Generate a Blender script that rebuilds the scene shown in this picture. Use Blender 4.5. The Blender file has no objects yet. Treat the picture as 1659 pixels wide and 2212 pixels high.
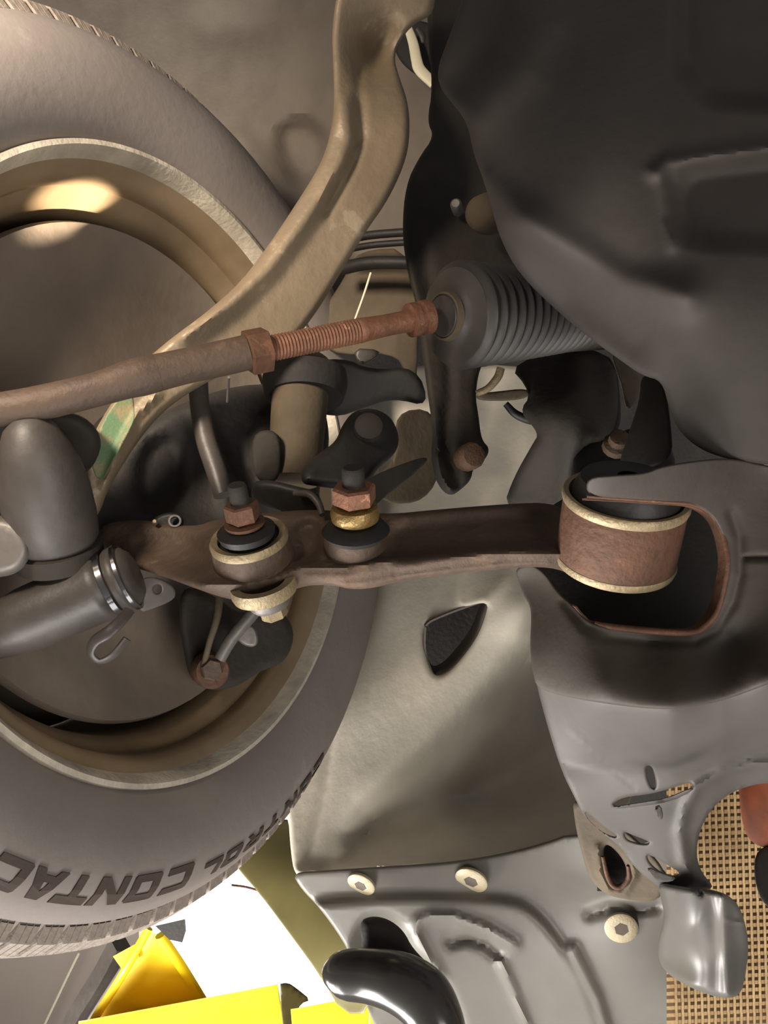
import bpy, math, random
import numpy as np
from mathutils import Vector, Matrix
from mathutils.geometry import delaunay_2d_cdt

random.seed(7)
SC = bpy.context.scene
COL = SC.collection
F = 1736.0; CX, CY = 829.5, 1106.0

# ------------------------------------------------------------------ camera
cam_d = bpy.data.cameras.new('camera'); cam = bpy.data.objects.new('camera', cam_d); COL.objects.link(cam)
cam_d.sensor_fit = 'VERTICAL'; cam_d.sensor_height = 36.0; cam_d.lens = 36.0 * F / 2212.0
cam_d.clip_start = 0.01; cam_d.clip_end = 50
cam.location = (0, 0, 0); cam.rotation_euler = (math.pi / 2, 0, 0)
SC.camera = cam
SC.view_settings.view_transform = 'Standard'; SC.view_settings.look = 'None'
SC.view_settings.gamma = 1.0; SC.view_settings.use_curve_mapping = False
SC.view_settings.exposure = 0.0

# ------------------------------------------------------------------ world and lights
W = bpy.data.worlds.new('world'); SC.world = W; W.use_nodes = True
bg = W.node_tree.nodes['Background']
bg.inputs[0].default_value = (0.80, 0.79, 0.78, 1); bg.inputs[1].default_value = 0.20

def area(name, loc, target, size, power, color, sy=None):
    l = bpy.data.lights.new(name, 'AREA'); l.energy = power; l.color = color; l.size = size
    if sy: l.shape = 'RECTANGLE'; l.size_y = sy
    o = bpy.data.objects.new(name, l); COL.objects.link(o); o.location = loc
    o.rotation_euler = (Vector(target) - Vector(loc)).to_track_quat('-Z', 'Y').to_euler()
    return o
# daylight from the open front of the workshop (below the frame); the other lamps are unseen, added fills
area('doorway_daylight', (0.12, 0.12, -1.15), (0.05, 0.55, -0.2), 0.8, 4.0, (1.0, 0.99, 0.98))
area('lift_fill', (-1.0, 0.50, -1.2), (-0.15, 0.95, -0.5), 0.7, 52.0, (1.0, 0.97, 0.92))  # added fill lamp, out of view, that brightens the yellow lift
area('liner_fill', (-0.30, -0.10, -0.85), (0.05, 0.77, -0.15), 0.35, 8.0, (1.0, 0.96, 0.91))  # added fill lamp below the frame, aimed at the beige liner
wl = area('glare_fill', (-0.33, 0.08, 0.30), (-0.31, 0.6, 0.20), 0.12, 3.0, (1.0, 0.86, 0.70)); wl.data.spread = math.radians(80)  # added warm lamp standing in for the glare haze at upper left
area('tyre_fill', (0.45, -0.35, -0.25), (-0.2, 0.6, 0.0), 0.4, 4.5, (1.0, 0.95, 0.88))  # added fill from the right for the tyre and wheel interior
sp = bpy.data.lights.new('rim_patch_spot', 'SPOT'); sp.energy = 80; sp.spot_size = math.radians(6.0); sp.spot_blend = .35; sp.shadow_soft_size = .006; sp.color = (1, .84, .62)  # added spot that makes the bright patch on the rim barrel
so = bpy.data.objects.new('rim_patch_spot', sp); COL.objects.link(so); so.location = (-.24, .30, -.05)
so.rotation_euler = (Vector((-.222, .594, .2415)) - Vector((-.24, .30, -.05))).to_track_quat('-Z', 'Y').to_euler()

# ------------------------------------------------------------------ materials
def s2l(c):
    return tuple(((x / 255) / 12.92 if x / 255 <= 0.04045 else ((x / 255 + 0.055) / 1.055) ** 2.4) for x in c)
def mat(name, c1, c2=None, c3=None, rough=0.6, metal=0.0, scale=30, bump=0.15, coat=0.0, lo=0.35, hi=0.65, rough2=None, detail=6, bscale=None, bdist=0.002):
    m = bpy.data.materials.new(name); m.use_nodes = True
    nt = m.node_tree; b = nt.nodes['Principled BSDF']
    c1 = s2l(c1); c2 = s2l(c2) if c2 else c1
    tc = nt.nodes.new('ShaderNodeTexCoord')
    no = nt.nodes.new('ShaderNodeTexNoise'); no.inputs['Scale'].default_value = scale; no.inputs['Detail'].default_value = detail
    no.inputs['Roughness'].default_value = 0.65
    nt.links.new(tc.outputs['Object'], no.inputs['Vector'])
    cr = nt.nodes.new('ShaderNodeValToRGB')
    e = cr.color_ramp.elements; e[0].position = lo; e[0].color = (*c1, 1); e[1].position = hi; e[1].color = (*c2, 1)
    if c3:
        x = e.new(0.5 * (lo + hi) + 0.12); x.color = (*s2l(c3), 1)
    nt.links.new(no.outputs['Fac'], cr.inputs['Fac']); nt.links.new(cr.outputs['Color'], b.inputs['Base Color'])
    b.inputs['Roughness'].default_value = rough; b.inputs['Metallic'].default_value = metal
    if rough2 is not None:
        mr = nt.nodes.new('ShaderNodeMapRange'); mr.inputs[1].default_value = 0.3; mr.inputs[2].default_value = 0.7
        mr.inputs[3].default_value = rough; mr.inputs[4].default_value = rough2
        nt.links.new(no.outputs['Fac'], mr.inputs[0]); nt.links.new(mr.outputs[0], b.inputs['Roughness'])
    if coat: b.inputs['Coat Weight'].default_value = coat; b.inputs['Coat Roughness'].default_value = 0.15
    if bump:
        n2 = nt.nodes.new('ShaderNodeTexNoise'); n2.inputs['Scale'].default_value = bscale or scale * 8; n2.inputs['Detail'].default_value = 4
        nt.links.new(tc.outputs['Object'], n2.inputs['Vector'])
        bp = nt.nodes.new('ShaderNodeBump'); bp.inputs['Strength'].default_value = bump; bp.inputs['Distance'].default_value = bdist
        nt.links.new(n2.outputs['Fac'], bp.inputs['Height']); nt.links.new(bp.outputs['Normal'], b.inputs['Normal'])
    return m
M = {}
M['tray'] = mat('black plastic undertray', (52, 47, 43), (63, 57, 53), rough=.7, scale=9, bump=.12, bscale=160)
M['tray'].node_tree.nodes['Principled BSDF'].inputs['Specular IOR Level'].default_value = .28
M['shield'] = mat('grey plastic shield', (60, 56, 52), (72, 67, 62), rough=.5, scale=7, bump=.08, bscale=120, rough2=.62)
M['bumper'] = mat('grey bumper plastic', (90, 86, 79), (103, 98, 90), rough=.42, scale=8, bump=.05, bscale=100)
M['duct'] = mat('grey duct plastic', (82, 79, 74), (92, 88, 82), rough=.4, scale=8, bump=.05, bscale=100)
M['liner'] = mat('dusty beige liner', (182, 174, 158), (208, 200, 184), (194, 186, 170), rough=.62, scale=14, bump=.3, bscale=90, detail=8)
M['liner_dark'] = mat('brown felt liner', (100, 91, 82), (116, 107, 97), rough=.9, scale=10, bump=.2, bscale=200)
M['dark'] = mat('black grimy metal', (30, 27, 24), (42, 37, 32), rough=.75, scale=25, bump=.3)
M['darkbrown'] = mat('dark brown grimy metal', (35, 30, 25), (48, 41, 33), rough=.8, scale=20, bump=.35)
M['tan'] = mat('dusty tan metal', (72, 62, 47), (92, 79, 61), rough=.8, scale=20, bump=.3)
M['greymetal'] = mat('dull grey metal', (92, 88, 84), (116, 110, 104), rough=.5, metal=.4, scale=20, bump=.2)
M['sandy'] = mat('sandy corroded forging', (122, 107, 86), (150, 134, 112), (134, 117, 95), rough=.5, metal=.15, scale=22, bump=.3, bscale=160)
M['green'] = mat('green paint mark', (92, 118, 84), (140, 122, 90), rough=.6, scale=70, bump=.2, lo=.45, hi=.62)
M['rust'] = mat('brown rust', (80, 56, 42), (118, 80, 58), (98, 66, 48), rough=.7, metal=.25, scale=45, bump=.5, bscale=220)
M['armrust'] = mat('rusty forged arm', (74, 60, 50), (104, 84, 69), (88, 71, 58), rough=.55, metal=.3, scale=26, bump=.4, bscale=200, rough2=.75)
M['bright_rust'] = mat('orange rust', (134, 92, 70), (166, 116, 90), (116, 78, 58), rough=.6, metal=.3, scale=70, bump=.5, bscale=260)
M['cream'] = mat('cream zinc metal', (132, 117, 90), (160, 142, 110), rough=.5, metal=.35, scale=60, bump=.3)
M['brass'] = mat('yellow zinc metal', (116, 94, 54), (144, 118, 72), rough=.4, metal=.6, scale=60, bump=.3)
M['bellows'] = mat('black bellows rubber', (60, 55, 51), (74, 68, 64), rough=.5, scale=30, bump=.1)
M['crossmember'] = mat('shield colour darkened for shade', (52, 45, 38), (64, 56, 48), rough=.65, scale=12, bump=.15, bscale=150)  # shade above the shield crease, put in as a darker colour
M['rubber'] = mat('black rubber', (22, 20, 18), (32, 29, 26), rough=.55, scale=30, bump=.15)
M['disc_dark'] = mat('brown socket', (70, 58, 48), (80, 68, 56))
M['darkrust'] = mat('dark brown rust', (58, 42, 29), (82, 58, 40), rough=.8, scale=60, bump=.5)
M['boot'] = mat('grey black rubber boot', (62, 56, 51), (76, 69, 64), rough=.45, scale=30, bump=.1)
M['tyre'] = mat('dusty tyre rubber', (122, 113, 107), (138, 129, 123), (130, 121, 115), rough=.75, scale=10, bump=.12, bscale=150)
M['tread'] = mat('worn tread rubber', (116, 104, 95), (138, 126, 115), rough=.85, scale=40, bump=.4, bscale=220)
M['letter'] = mat('clean dark tyre lettering', (58, 47, 40), (68, 56, 48), rough=.8, scale=40, bump=.1)
M['rim'] = mat('brown stained rim', (142, 122, 96), (170, 148, 120), rough=.42, metal=.3, scale=9, bump=.1)
M['lip'] = mat('oxidised rim lip', (214, 204, 184), (176, 166, 152), rough=.42, metal=.2, scale=30, bump=.35)
M['disc'] = mat('brown brake shield', (116, 104, 93), (130, 118, 106), rough=.7, scale=12, bump=.3)
M['chrome'] = mat('shiny clamp steel', (150, 148, 150), (170, 168, 168), rough=.18, metal=1, scale=20, bump=.05)
M['gloss'] = mat('glossy black plastic', (44, 41, 39), (50, 47, 44), rough=.22, scale=10, bump=0, coat=.4)
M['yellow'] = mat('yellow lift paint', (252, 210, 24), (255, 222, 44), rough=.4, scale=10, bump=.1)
M['olive'] = mat('olive plate and yellow reflection tint', (96, 88, 48), (112, 102, 58), rough=.5, scale=6, bump=.05)  # yellow reflection painted into the bumper side; also colours the lift end plate
M['white'] = mat('white plastic', (232, 222, 190), (240, 232, 206), rough=.5, scale=20, bump=.05)
M['mesh'] = mat('straw coloured plastic mesh', (156, 128, 88), (184, 154, 108), rough=.6, scale=60, bump=.2)
M['mesh_back'] = mat('brown foam backing', (104, 80, 54), (128, 102, 72), rough=.9, scale=20, bump=.2)
M['screw'] = mat('cream coated screw', (160, 147, 120), (176, 162, 134), rough=.5, metal=.2, scale=80, bump=.2)
M['wall'] = mat('workshop wall paint', (176, 160, 148), (186, 172, 160), rough=.9, scale=2, bump=.1)
M['orange'] = mat('orange brown plastic', (136, 62, 28), (84, 44, 26), rough=.95, scale=20, bump=.1)
gm = bpy.data.materials.new('bright window daylight'); gm.use_nodes = True
nb = gm.node_tree.nodes['Principled BSDF']; nb.inputs['Base Color'].default_value = (1, 1, 1, 1)
nb.inputs['Emission Color'].default_value = (1, .985, .95, 1); nb.inputs['Emission Strength'].default_value = 3.2
M['daylight'] = gm

# ------------------------------------------------------------------ helpers
def P(px, py, d): return Vector(((px - CX) / F * d, d, -(py - CY) / F * d))
def root(name, label, cat, loc, group=None):
    o = bpy.data.objects.new(name, None); COL.objects.link(o); o.location = loc; o.empty_display_size = .02
    o['label'] = label; o['category'] = cat
    if group: o['group'] = group
    return o
def tag(o, label, cat, group=None):
    o['label'] = label; o['category'] = cat
    if group: o['group'] = group
    return o
def wloc(o):
    v = Vector(o.location)
    while o.parent: o = o.parent; v = v + o.location
    return v
def link(name, verts, faces, m, parent=None, smooth=True, kind=None, local=False):
    """verts are world points; the object's origin is the parent's (or the centroid for a thing of its own)."""
    if local: org = Vector((0, 0, 0))
    elif parent: org = wloc(parent)
    else:
        org = sum((Vector(v) for v in verts), Vector()) / len(verts)
    me = bpy.data.meshes.new(name); me.from_pydata([tuple(Vector(v) - org) for v in verts], [], faces); me.validate(); me.update()
    me.materials.append(M[m] if isinstance(m, str) else m)
    if smooth:
        for p in me.polygons: p.use_smooth = True
        try: me.set_sharp_from_angle(angle=math.radians(50))
        except Exception: pass
    o = bpy.data.objects.new(name, me); COL.objects.link(o)
    if parent: o.parent = parent
    else: o.location = org
    if kind: o['kind'] = kind
    return o
def chaikin(pts, it=2):
    pts = [tuple(p) for p in pts]
    for _ in range(it):
        out = []
        for i in range(len(pts)):
            a = np.array(pts[i][:2], float); b = np.array(pts[(i + 1) % len(pts)][:2], float)
            out += [tuple(a * .75 + b * .25), tuple(a * .25 + b * .75)]
        pts = out
    return pts
def resample(pts, step):
    out = []
    for i in range(len(pts)):
        a = np.array(pts[i], float); b = np.array(pts[(i + 1) % len(pts)], float)
        n = max(1, int(np.linalg.norm(b - a) / step))
        for k in range(n): out.append(a + (b - a) * k / n)
    return np.array(out)
def segdist(Q, pts, closed=True):
    A = np.array(pts, float)
    B = np.roll(A, -1, 0) if closed else A[1:]
    if not closed: A = A[:-1]
    best = np.full(len(Q), 1e9)
    for a, b in zip(A, B):
        ab = b - a; L = ab @ ab
        t = np.clip(((Q - a) @ ab) / (L if L > 0 else 1), 0, 1)
        best = np.minimum(best, np.linalg.norm(Q - a - t[:, None] * ab, axis=1))
    return best
def inside(Q, poly):
    P_ = np.array(poly, float); r = np.zeros(len(Q), bool)
    for i in range(len(P_)):
        a, b = P_[i], P_[i - 1]
        c = (a[1] > Q[:, 1]) != (b[1] > Q[:, 1])
        if a[1] != b[1]:
            r ^= c & (Q[:, 0] < (b[0] - a[0]) * (Q[:, 1] - a[1]) / (b[1] - a[1]) + a[0])
    return r
def tps(ctrl):
    c = np.array(ctrl, float)
    if len(c) == 1: return lambda Q: np.full(len(Q), c[0, 2])
    X = c[:, :2] / 1000
    def U(r): return np.where(r > 1e-9, r * r * np.log(np.maximum(r, 1e-9)), 0)
    n = len(c); K = U(np.linalg.norm(X[:, None] - X[None], axis=2)) + np.eye(n) * 1e-5
    Pm = np.hstack([np.ones((n, 1)), X]); A = np.block([[K, Pm], [Pm.T, np.zeros((3, 3))]])
    w = np.linalg.lstsq(A, np.concatenate([c[:, 2], np.zeros(3)]), rcond=None)[0]
    return lambda Q: U(np.linalg.norm(Q[:, None] / 1000 - X[None], axis=2)) @ w[:n] + np.hstack([np.ones((len(Q), 1)), Q / 1000]) @ w[n:]
def sstep(x): x = np.clip(x, 0, 1); return x * x * (3 - 2 * x)
def depthfn(ctrl, feats):
    base = tps(ctrl)
    def f(Q):
        d = base(Q)
        for ft in feats:
            if ft[0] == 'ridge':        # (ridge, polyline, height toward camera, half width px)
                d = d - ft[2] * np.exp(-(segdist(Q, ft[1], False) / ft[3]) ** 2)
            elif ft[0] == 'pocket':     # (pocket, polygon, depth, edge px)
                pl = chaikin(ft[1], 2); sd = segdist(Q, pl); ins = inside(Q, pl)
                d = d + ft[2] * sstep(np.where(ins, .5 + sd / ft[3] * .5, .5 - sd / ft[3] * .5))
            elif ft[0] == 'step':       # (step, open polyline left-to-right, depth added below it, edge px)
                pl = np.array(ft[1], float); yl = np.interp(Q[:, 0], pl[:, 0], pl[:, 1])
                d = d + ft[2] * sstep(.5 + (Q[:, 1] - yl) / ft[3] * .5)
            elif ft[0] == 'crease':     # (crease, polygon, slope m/px, max depth, soft px): surface folds away inside the polygon
                sd = segdist(Q, ft[1]) * np.where(inside(Q, ft[1]), 1, -1)
                x = np.log1p(np.exp(np.clip(sd / ft[4], -30, 30))) * ft[4] * ft[2]
                d = d + ft[3] * (1 - np.exp(-x / ft[3]))
            elif ft[0] == 'slope':      # depth grows linearly below a line: (slope, polyline, metres per px, softness px)
                pl = np.array(ft[1], float); yl = np.interp(Q[:, 0], pl[:, 0], pl[:, 1])
                t = (Q[:, 1] - yl) / ft[3]; d = d + ft[2] * ft[3] * np.log1p(np.exp(np.clip(t, -30, 30)))
        return d
    return f
def panel(name, outline, ctrl, m, parent=None, holes=(), thick=.003, er=10, ed=.003, step=12, feats=(), sm=2, kind=None):
    """a sheet or solid piece: outline, real distance at every point, relief, rounded edge and thickness"""
    out = resample(chaikin(outline, sm) if sm else outline, step * .8)
    hs = [resample(chaikin(h, sm) if sm else h, step * .6) for h in holes]
    loops = [out] + hs
    x0, y0 = out.min(0); x1, y1 = out.max(0)
    gx, gy = np.meshgrid(np.arange(x0 + step / 2, x1, step), np.arange(y0 + step / 2, y1, step))
    gx = gx + (np.arange(gx.shape[0]) % 2)[:, None] * step * .5
    G = np.stack([gx.ravel(), gy.ravel()], 1); G = G[inside(G, out)]
    for h in hs: G = G[~inside(G, h)]
    def bd(Q):
        d = segdist(Q, out)
        for h in hs: d = np.minimum(d, segdist(Q, h))
        return d
    rings = []
    if er:
        G = G[bd(G) > er * 1.15]
        for L in loops:
            t = np.roll(L, -1, 0) - np.roll(L, 1, 0); nrm = np.stack([-t[:, 1], t[:, 0]], 1); nrm /= np.maximum(np.linalg.norm(nrm, axis=1), 1e-6)[:, None]
            for k in (.12, .35, .65, 1.0):
                for sg in (1, -1):
                    R = L + nrm * sg * er * k
                    R = R[inside(R, out)]
                    for h in hs: R = R[~inside(R, h)] if len(R) else R
                    if len(R): R = R[bd(R) > er * k * .93]
                    if len(R): rings.append(R)
    else: G = G[bd(G) > step * .4]
    pts = np.vstack(loops + rings + [G])
    edges = []; o = 0; faces_in = []
    for L in loops:
        n = len(L); edges += [(o + i, o + (i + 1) % n) for i in range(n)]; o += n
    V, E_, Fc, *_ = delaunay_2d_cdt([Vector(p) for p in pts], edges, [], 0, 1e-4)
    V = np.array([tuple(v) for v in V])
    cen = np.array([V[list(f)].mean(0) for f in Fc])
    keep = inside(cen, out)
    for h in hs: keep &= ~inside(cen, h)
    Fc = [list(f) for f, k in zip(Fc, keep) if k]
    d = depthfn(ctrl, feats)(V)
    if er:
        t = np.clip(bd(V) / er, 0, 1); d = d + ed * (1 - np.sqrt(np.maximum(0, 1 - (1 - t) ** 2)))
    fr = [P(v[0], v[1], dd) for v, dd in zip(V, d)]
    n = len(fr); bk = [p * (1 + thick / max(p.length, .01)) for p in fr]
    # orientation: px space y is down -> make front faces look at the camera
    faces = []
    for f in Fc:
        a, b, c = V[f[0]], V[f[1]], V[f[2]]
        cr = (b[0] - a[0]) * (c[1] - a[1]) - (b[1] - a[1]) * (c[0] - a[0])
        if cr > 0: f = f[::-1]
        faces.append(f)
    cnt = {}
    for f in faces:
        for i in range(len(f)):
            e = (f[i], f[(i + 1) % len(f)]); cnt[e] = 1
    bfaces = [[i + n for i in f[::-1]] for f in faces]
    side = [[b, a, a + n, b + n] for (a, b) in cnt if (b, a) not in cnt]
    return link(name, fr + bk, faces + bfaces + side, m, parent, kind=kind)
def catmull(pts, per=8):
    pts = [np.array(p, float) for p in pts]
    if len(pts) == 2: return [pts[0] + (pts[1] - pts[0]) * t for t in np.linspace(0, 1, per + 1)]
    q = [2 * pts[0] - pts[1]] + pts + [2 * pts[-1] - pts[-2]]
    out = []
    for i in range(1, len(q) - 2):
        for k in range(per):
            t = k / per; a, b, c, d = q[i - 1], q[i], q[i + 1], q[i + 2]
            out.append(.5 * (2 * b + (c - a) * t + (2 * a - 5 * b + 4 * c - d) * t * t + (3 * b - a - 3 * c + d) * t ** 3))
    out.append(pts[-1]); return out
def sweep(name, path, m, parent=None, n=20, per=8, flat=1.0, cap=True, rpx=True, smooth=True, poly=False):
    """tube through (px, py, depth, radius px) points; flat squashes it along the view depth"""
    pp = [np.array(p, float) for p in path] if poly else catmull(path, per)
    C = [P(p[0], p[1], p[2]) for p in pp]; R = [p[3] / F * p[2] if rpx else p[3] for p in pp]
    verts = []; faces = []
    up = None
    for i, c in enumerate(C):
        t = (C[min(i + 1, len(C) - 1)] - C[max(i - 1, 0)]).normalized()
        if up is None:
            up = Vector((0, 1, 0)) if abs(t.y) < .8 else Vector((0, 0, 1))
        up = (up - t * up.dot(t)).normalized(); s = t.cross(up).normalized()
        for k in range(n):
            a = 2 * math.pi * k / n
            verts.append(c + (s * math.cos(a) + up * math.sin(a) * flat) * R[i])
    for i in range(len(C) - 1):
        for k in range(n):
            a, b = i * n + k, i * n + (k + 1) % n; faces.append([a, b, b + n, a + n])
    if cap:
        faces.append(list(range(n))[::-1]); faces.append([(len(C) - 1) * n + k for k in range(n)])
    return link(name, verts, faces, m, parent, smooth=smooth)
def lathe(name, base, axis, prof, m, parent=None, n=40, ref=None, hexa=False):
    """revolve (radius, height) metres about an axis from a base point; closed profile loops allowed"""
    ax = Vector(axis).normalized(); u = ax.orthogonal().normalized() if ref is None else (Vector(ref) - ax * Vector(ref).dot(ax)).normalized()
    w = ax.cross(u); B = Vector(base); n = 6 if hexa else n
    verts = []; faces = []
    for r, h in prof:
        for k in range(n):
            a = 2 * math.pi * k / n
            verts.append(B + ax * h + (u * math.cos(a) + w * math.sin(a)) * max(r, 1e-5))
    for i in range(len(prof) - 1):
        for k in range(n):
            a, b = i * n + k, i * n + (k + 1) % n; faces.append([a, b, b + n, a + n])
    if prof[0] != prof[-1]:
        faces.append(list(range(n))[::-1]); faces.append([(len(prof) - 1) * n + k for k in range(n)])
    return link(name, verts, faces, m, parent, smooth=not hexa)
def ribbon(name, path, deep, thick_px, m, parent=None, per=6):
    """a flange standing along the view depth behind a path of (px, py, depth)"""
    pp = catmull(path, per); verts = []; faces = []
    for i, p in enumerate(pp):
        a = pp[max(i - 1, 0)]; b = pp[min(i + 1, len(pp) - 1)]; t = (b - a)[:2]; t = t / max(np.linalg.norm(t), 1e-6)
        nx, ny = -t[1] * thick_px, t[0] * thick_px
        verts += [P(p[0], p[1], p[2]), P(p[0] + nx, p[1] + ny, p[2]), P(p[0] + nx, p[1] + ny, p[2]) + Vector((0, deep, 0)), P(p[0], p[1], p[2]) + Vector((0, deep, 0))]
    for i in range(len(pp) - 1):
        for k in range(4):
            a, b = i * 4 + k, i * 4 + (k + 1) % 4; faces.append([a, b, b + 4, a + 4])
    faces += [[3, 2, 1, 0], [len(verts) - 4 + k for k in range(4)]]
    return link(name, verts, faces, m, parent)
def box_bm(lo, hi):
    (a, b, c), (d, e, f) = lo, hi
    v = [(a, b, c), (d, b, c), (d, e, c), (a, e, c), (a, b, f), (d, b, f), (d, e, f), (a, e, f)]
    return v, [[0, 3, 2, 1], [4, 5, 6, 7], [0, 1, 5, 4], [1, 2, 6, 5], [2, 3, 7, 6], [3, 0, 4, 7]]

# ================================================================== the workshop around the car
def struct(name, lo, hi, m):
    v, f = box_bm(lo, hi); o = link(name, v, f, m, smooth=False); o['kind'] = 'structure'; return o
# wall with the bright window, far behind the lift
wy = 2.6
wx0, wx1, wz0, wz1 = (300 - CX) / F * wy, (960 - CX) / F * wy, -(2420 - CY) / F * wy, -(1640 - CY) / F * wy
struct('wall_front', (-3.0, wy, -2.9), (wx0, wy + .1, 2.4), 'wall')
struct('wall_front', (wx1, wy, -2.9), (3.0, wy + .1, 2.4), 'wall')
struct('wall_front', (wx0, wy, wz1), (wx1, wy + .1, 2.4), 'wall')
struct('wall_front', (wx0, wy, -2.9), (wx1, wy + .1, wz0), 'wall')
struct('window_1', (wx0, wy + .04, wz0), (wx1, wy + .06, wz1), 'daylight')
a, b = P(118, 2300, 2.55), P(310, 1950, 2.55)
tr = sweep('trim_1', [(60, 2290, 2.5, 2.5), (150, 2100, 2.5, 2.5), (170, 2060, 2.5, 2.5)], 'white', per=2); tr['kind'] = 'structure'

# ================================================================== inner body behind everything
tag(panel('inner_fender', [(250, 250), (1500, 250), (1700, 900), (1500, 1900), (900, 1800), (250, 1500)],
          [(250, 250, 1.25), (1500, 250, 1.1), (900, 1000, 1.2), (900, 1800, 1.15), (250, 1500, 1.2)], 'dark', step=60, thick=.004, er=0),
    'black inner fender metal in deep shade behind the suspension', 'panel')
ul = panel('wheel_arch_liner', [(-300, -350), (1150, -350), (1150, 120), (1060, 330), (1010, 520), (760, 640), (500, 700), (200, 800), (-300, 900)],
    [(-300, -300, .98), (200, 100, .98), (560, 60, .93), (700, 500, .90), (1000, 100, .80), (1100, -300, .8), (920, 480, .86), (-300, 900, 1.0)],
    'liner_dark', step=14, thick=.004, er=20, ed=.006,
    feats=[('pocket', [(600, 300), (615, 268), (660, 262), (695, 285), (710, 330), (690, 380), (650, 400), (615, 360)], .03, 26),
           ('ridge', [(520, 300), (600, 390), (640, 450)], .008, 22), ('ridge', [(640, -60), (560, 60), (450, 60)], -.006, 40)])
tag(ul, 'brown felt wheel arch liner above and behind the tyre', 'liner')

# ---- beige front liner, right of the tyre
fl = root('front_liner', 'dusty beige fender liner with a dark angular hole, right of the tyre', 'liner', P(900, 1500, .8))
HOLE = [(917, 1352), (935, 1338), (1000, 1312), (1056, 1298), (1048, 1335), (1030, 1378), (995, 1425), (965, 1455), (940, 1462), (926, 1440), (916, 1400)]
panel('liner_shell', [(622, 1750), (628, 1840), (636, 1888), (660, 1900), (760, 1890), (900, 1878), (1050, 1862), (1180, 1830), (1290, 1790), (1400, 1700), (1400, 1230), (1290, 1050), (1230, 800), (960, 780), (700, 820), (560, 1200), (520, 1500)],
      [(640, 1880, .735), (760, 1890, .728), (1100, 1855, .722), (1250, 1820, .74), (680, 1700, .775), (760, 1500, .81), (840, 1300, .84), (1100, 1400, .775), (1140, 1310, .77), (1100, 1240, .80), (980, 1250, .82), (900, 1600, .765),
       (1090, 900, .90), (1000, 850, .92), (700, 850, .95), (560, 1300, .95), (1250, 1300, .80), (1250, 1600, .76)],
      'liner', fl, holes=[HOLE], step=11, er=12, ed=.006, thick=.004,
      feats=[('crease', [(1175, 1150), (1160, 1290), (1130, 1370), (1080, 1440), (1010, 1520), (930, 1600), (840, 1680), (775, 1745), (745, 1800), (760, 1845), (900, 1850), (1050, 1835), (1150, 1815), (1300, 1770), (1700, 1700), (1700, 1150)], .0011, .075, 12),
             ('crease', [(1230, 1290), (1150, 1400), (1095, 1480), (1060, 1560), (1000, 1650), (955, 1710), (960, 1750), (1060, 1790), (1130, 1780), (1300, 1740), (1700, 1700), (1700, 1290)], .0012, .07, 12),
             ('ridge', [(1095, 1250), (1060, 1290), (1000, 1330), (940, 1340)], .004, 14),
             ('ridge', [(985, 1235), (992, 1300)], .003, 5),
             ('ridge', [(720, 1560), (700, 1700), (665, 1850)], -.003, 8),
             ('ridge', [(640, 1885), (760, 1875), (960, 1862), (1100, 1850)], .006, 12)])
ribbon('hole_flange', [(p[0], p[1], .8) for p in HOLE + HOLE[:1]], .05, 4, 'liner_dark', fl)
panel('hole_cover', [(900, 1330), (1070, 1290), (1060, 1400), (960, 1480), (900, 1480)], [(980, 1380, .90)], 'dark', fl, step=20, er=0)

# ================================================================== wheel
WC = Vector((-.151, .600, .035)); hh = Vector((.46956, .88290, 0)); vv = Vector((-.07847, .04174, .99604)); nn = Vector((.87940, -.46771, .08888))
WM = Matrix((hh, vv, nn)).transposed().to_4x4(); WM.translation = WC
wheel = root('wheel', 'dusty car wheel seen from inside, brown rim and worn grey tyre', 'wheel', (0, 0, 0)); wheel.matrix_world = WM; wheel.matrix_basis = WM
def wrev(name, prof, m, n=128, parent=None, closed=False):
    verts = []; faces = []
    for r, z in prof:
        for k in range(n):
            a = 2 * math.pi * k / n; verts.append((r * math.cos(a), r * math.sin(a), z))
    L = len(prof)
    for i in range(L if closed else L - 1):
        j = (i + 1) % L
        for k in range(n):
            k2 = (k + 1) % n; faces.append([i * n + k, j * n + k, j * n + k2, i * n + k2])
    o = link(name, verts, faces, m, smooth=True, local=True); o.location = (0, 0, 0); o.parent = parent or wheel; return o
TP = [(.2235, -.010), (.227, -.001), (.233, .005), (.243, .010), (.258, .0145), (.275, .0155), (.290, .012), (.300, .005), (.3075, -.003),
      (.3088, -.005), (.3065, -.0065), (.3088, -.0085), (.316, -.0150), (.324, -.028), (.3285, -.05), (.3285, -.16), (.318, -.195), (.30, -.212), (.27, -.225), (.24, -.215), (.223, -.205), (.223, -.1)]
tire = wrev('tire', TP, 'tyre', n=180, closed=True)
RP = [(.2225, -.0120), (.2275, -.003), (.2300, .0015), (.2290, .0055), (.2255, .0060), (.2225, .0025), (.2195, -.006), (.2130, -.011), (.2090, -.016), (.2075, -.024), (.2085, -.030), (.2030, -.036),
      (.1970, -.045), (.1950, -.060), (.1950, -.110), (.1990, -.150), (.2020, -.175), (.2060, -.175), (.2030, -.150), (.1990, -.11), (.1990, -.06), (.2060, -.040), (.2120, -.034), (.2120, -.020)]
wrev('rim', RP[6:], 'rim', n=160, closed=True)
wrev('rim_lip', RP[:7] + [(.2150, -.014)], 'lip', n=160, closed=True)
wrev('wheel_face', [(.2, -.165), (.2, -.172), (.06, -.150), (.03, -.150), (.0001, -.150), (.0001, -.143), (.06, -.143)], 'disc', n=96, closed=True)
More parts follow.
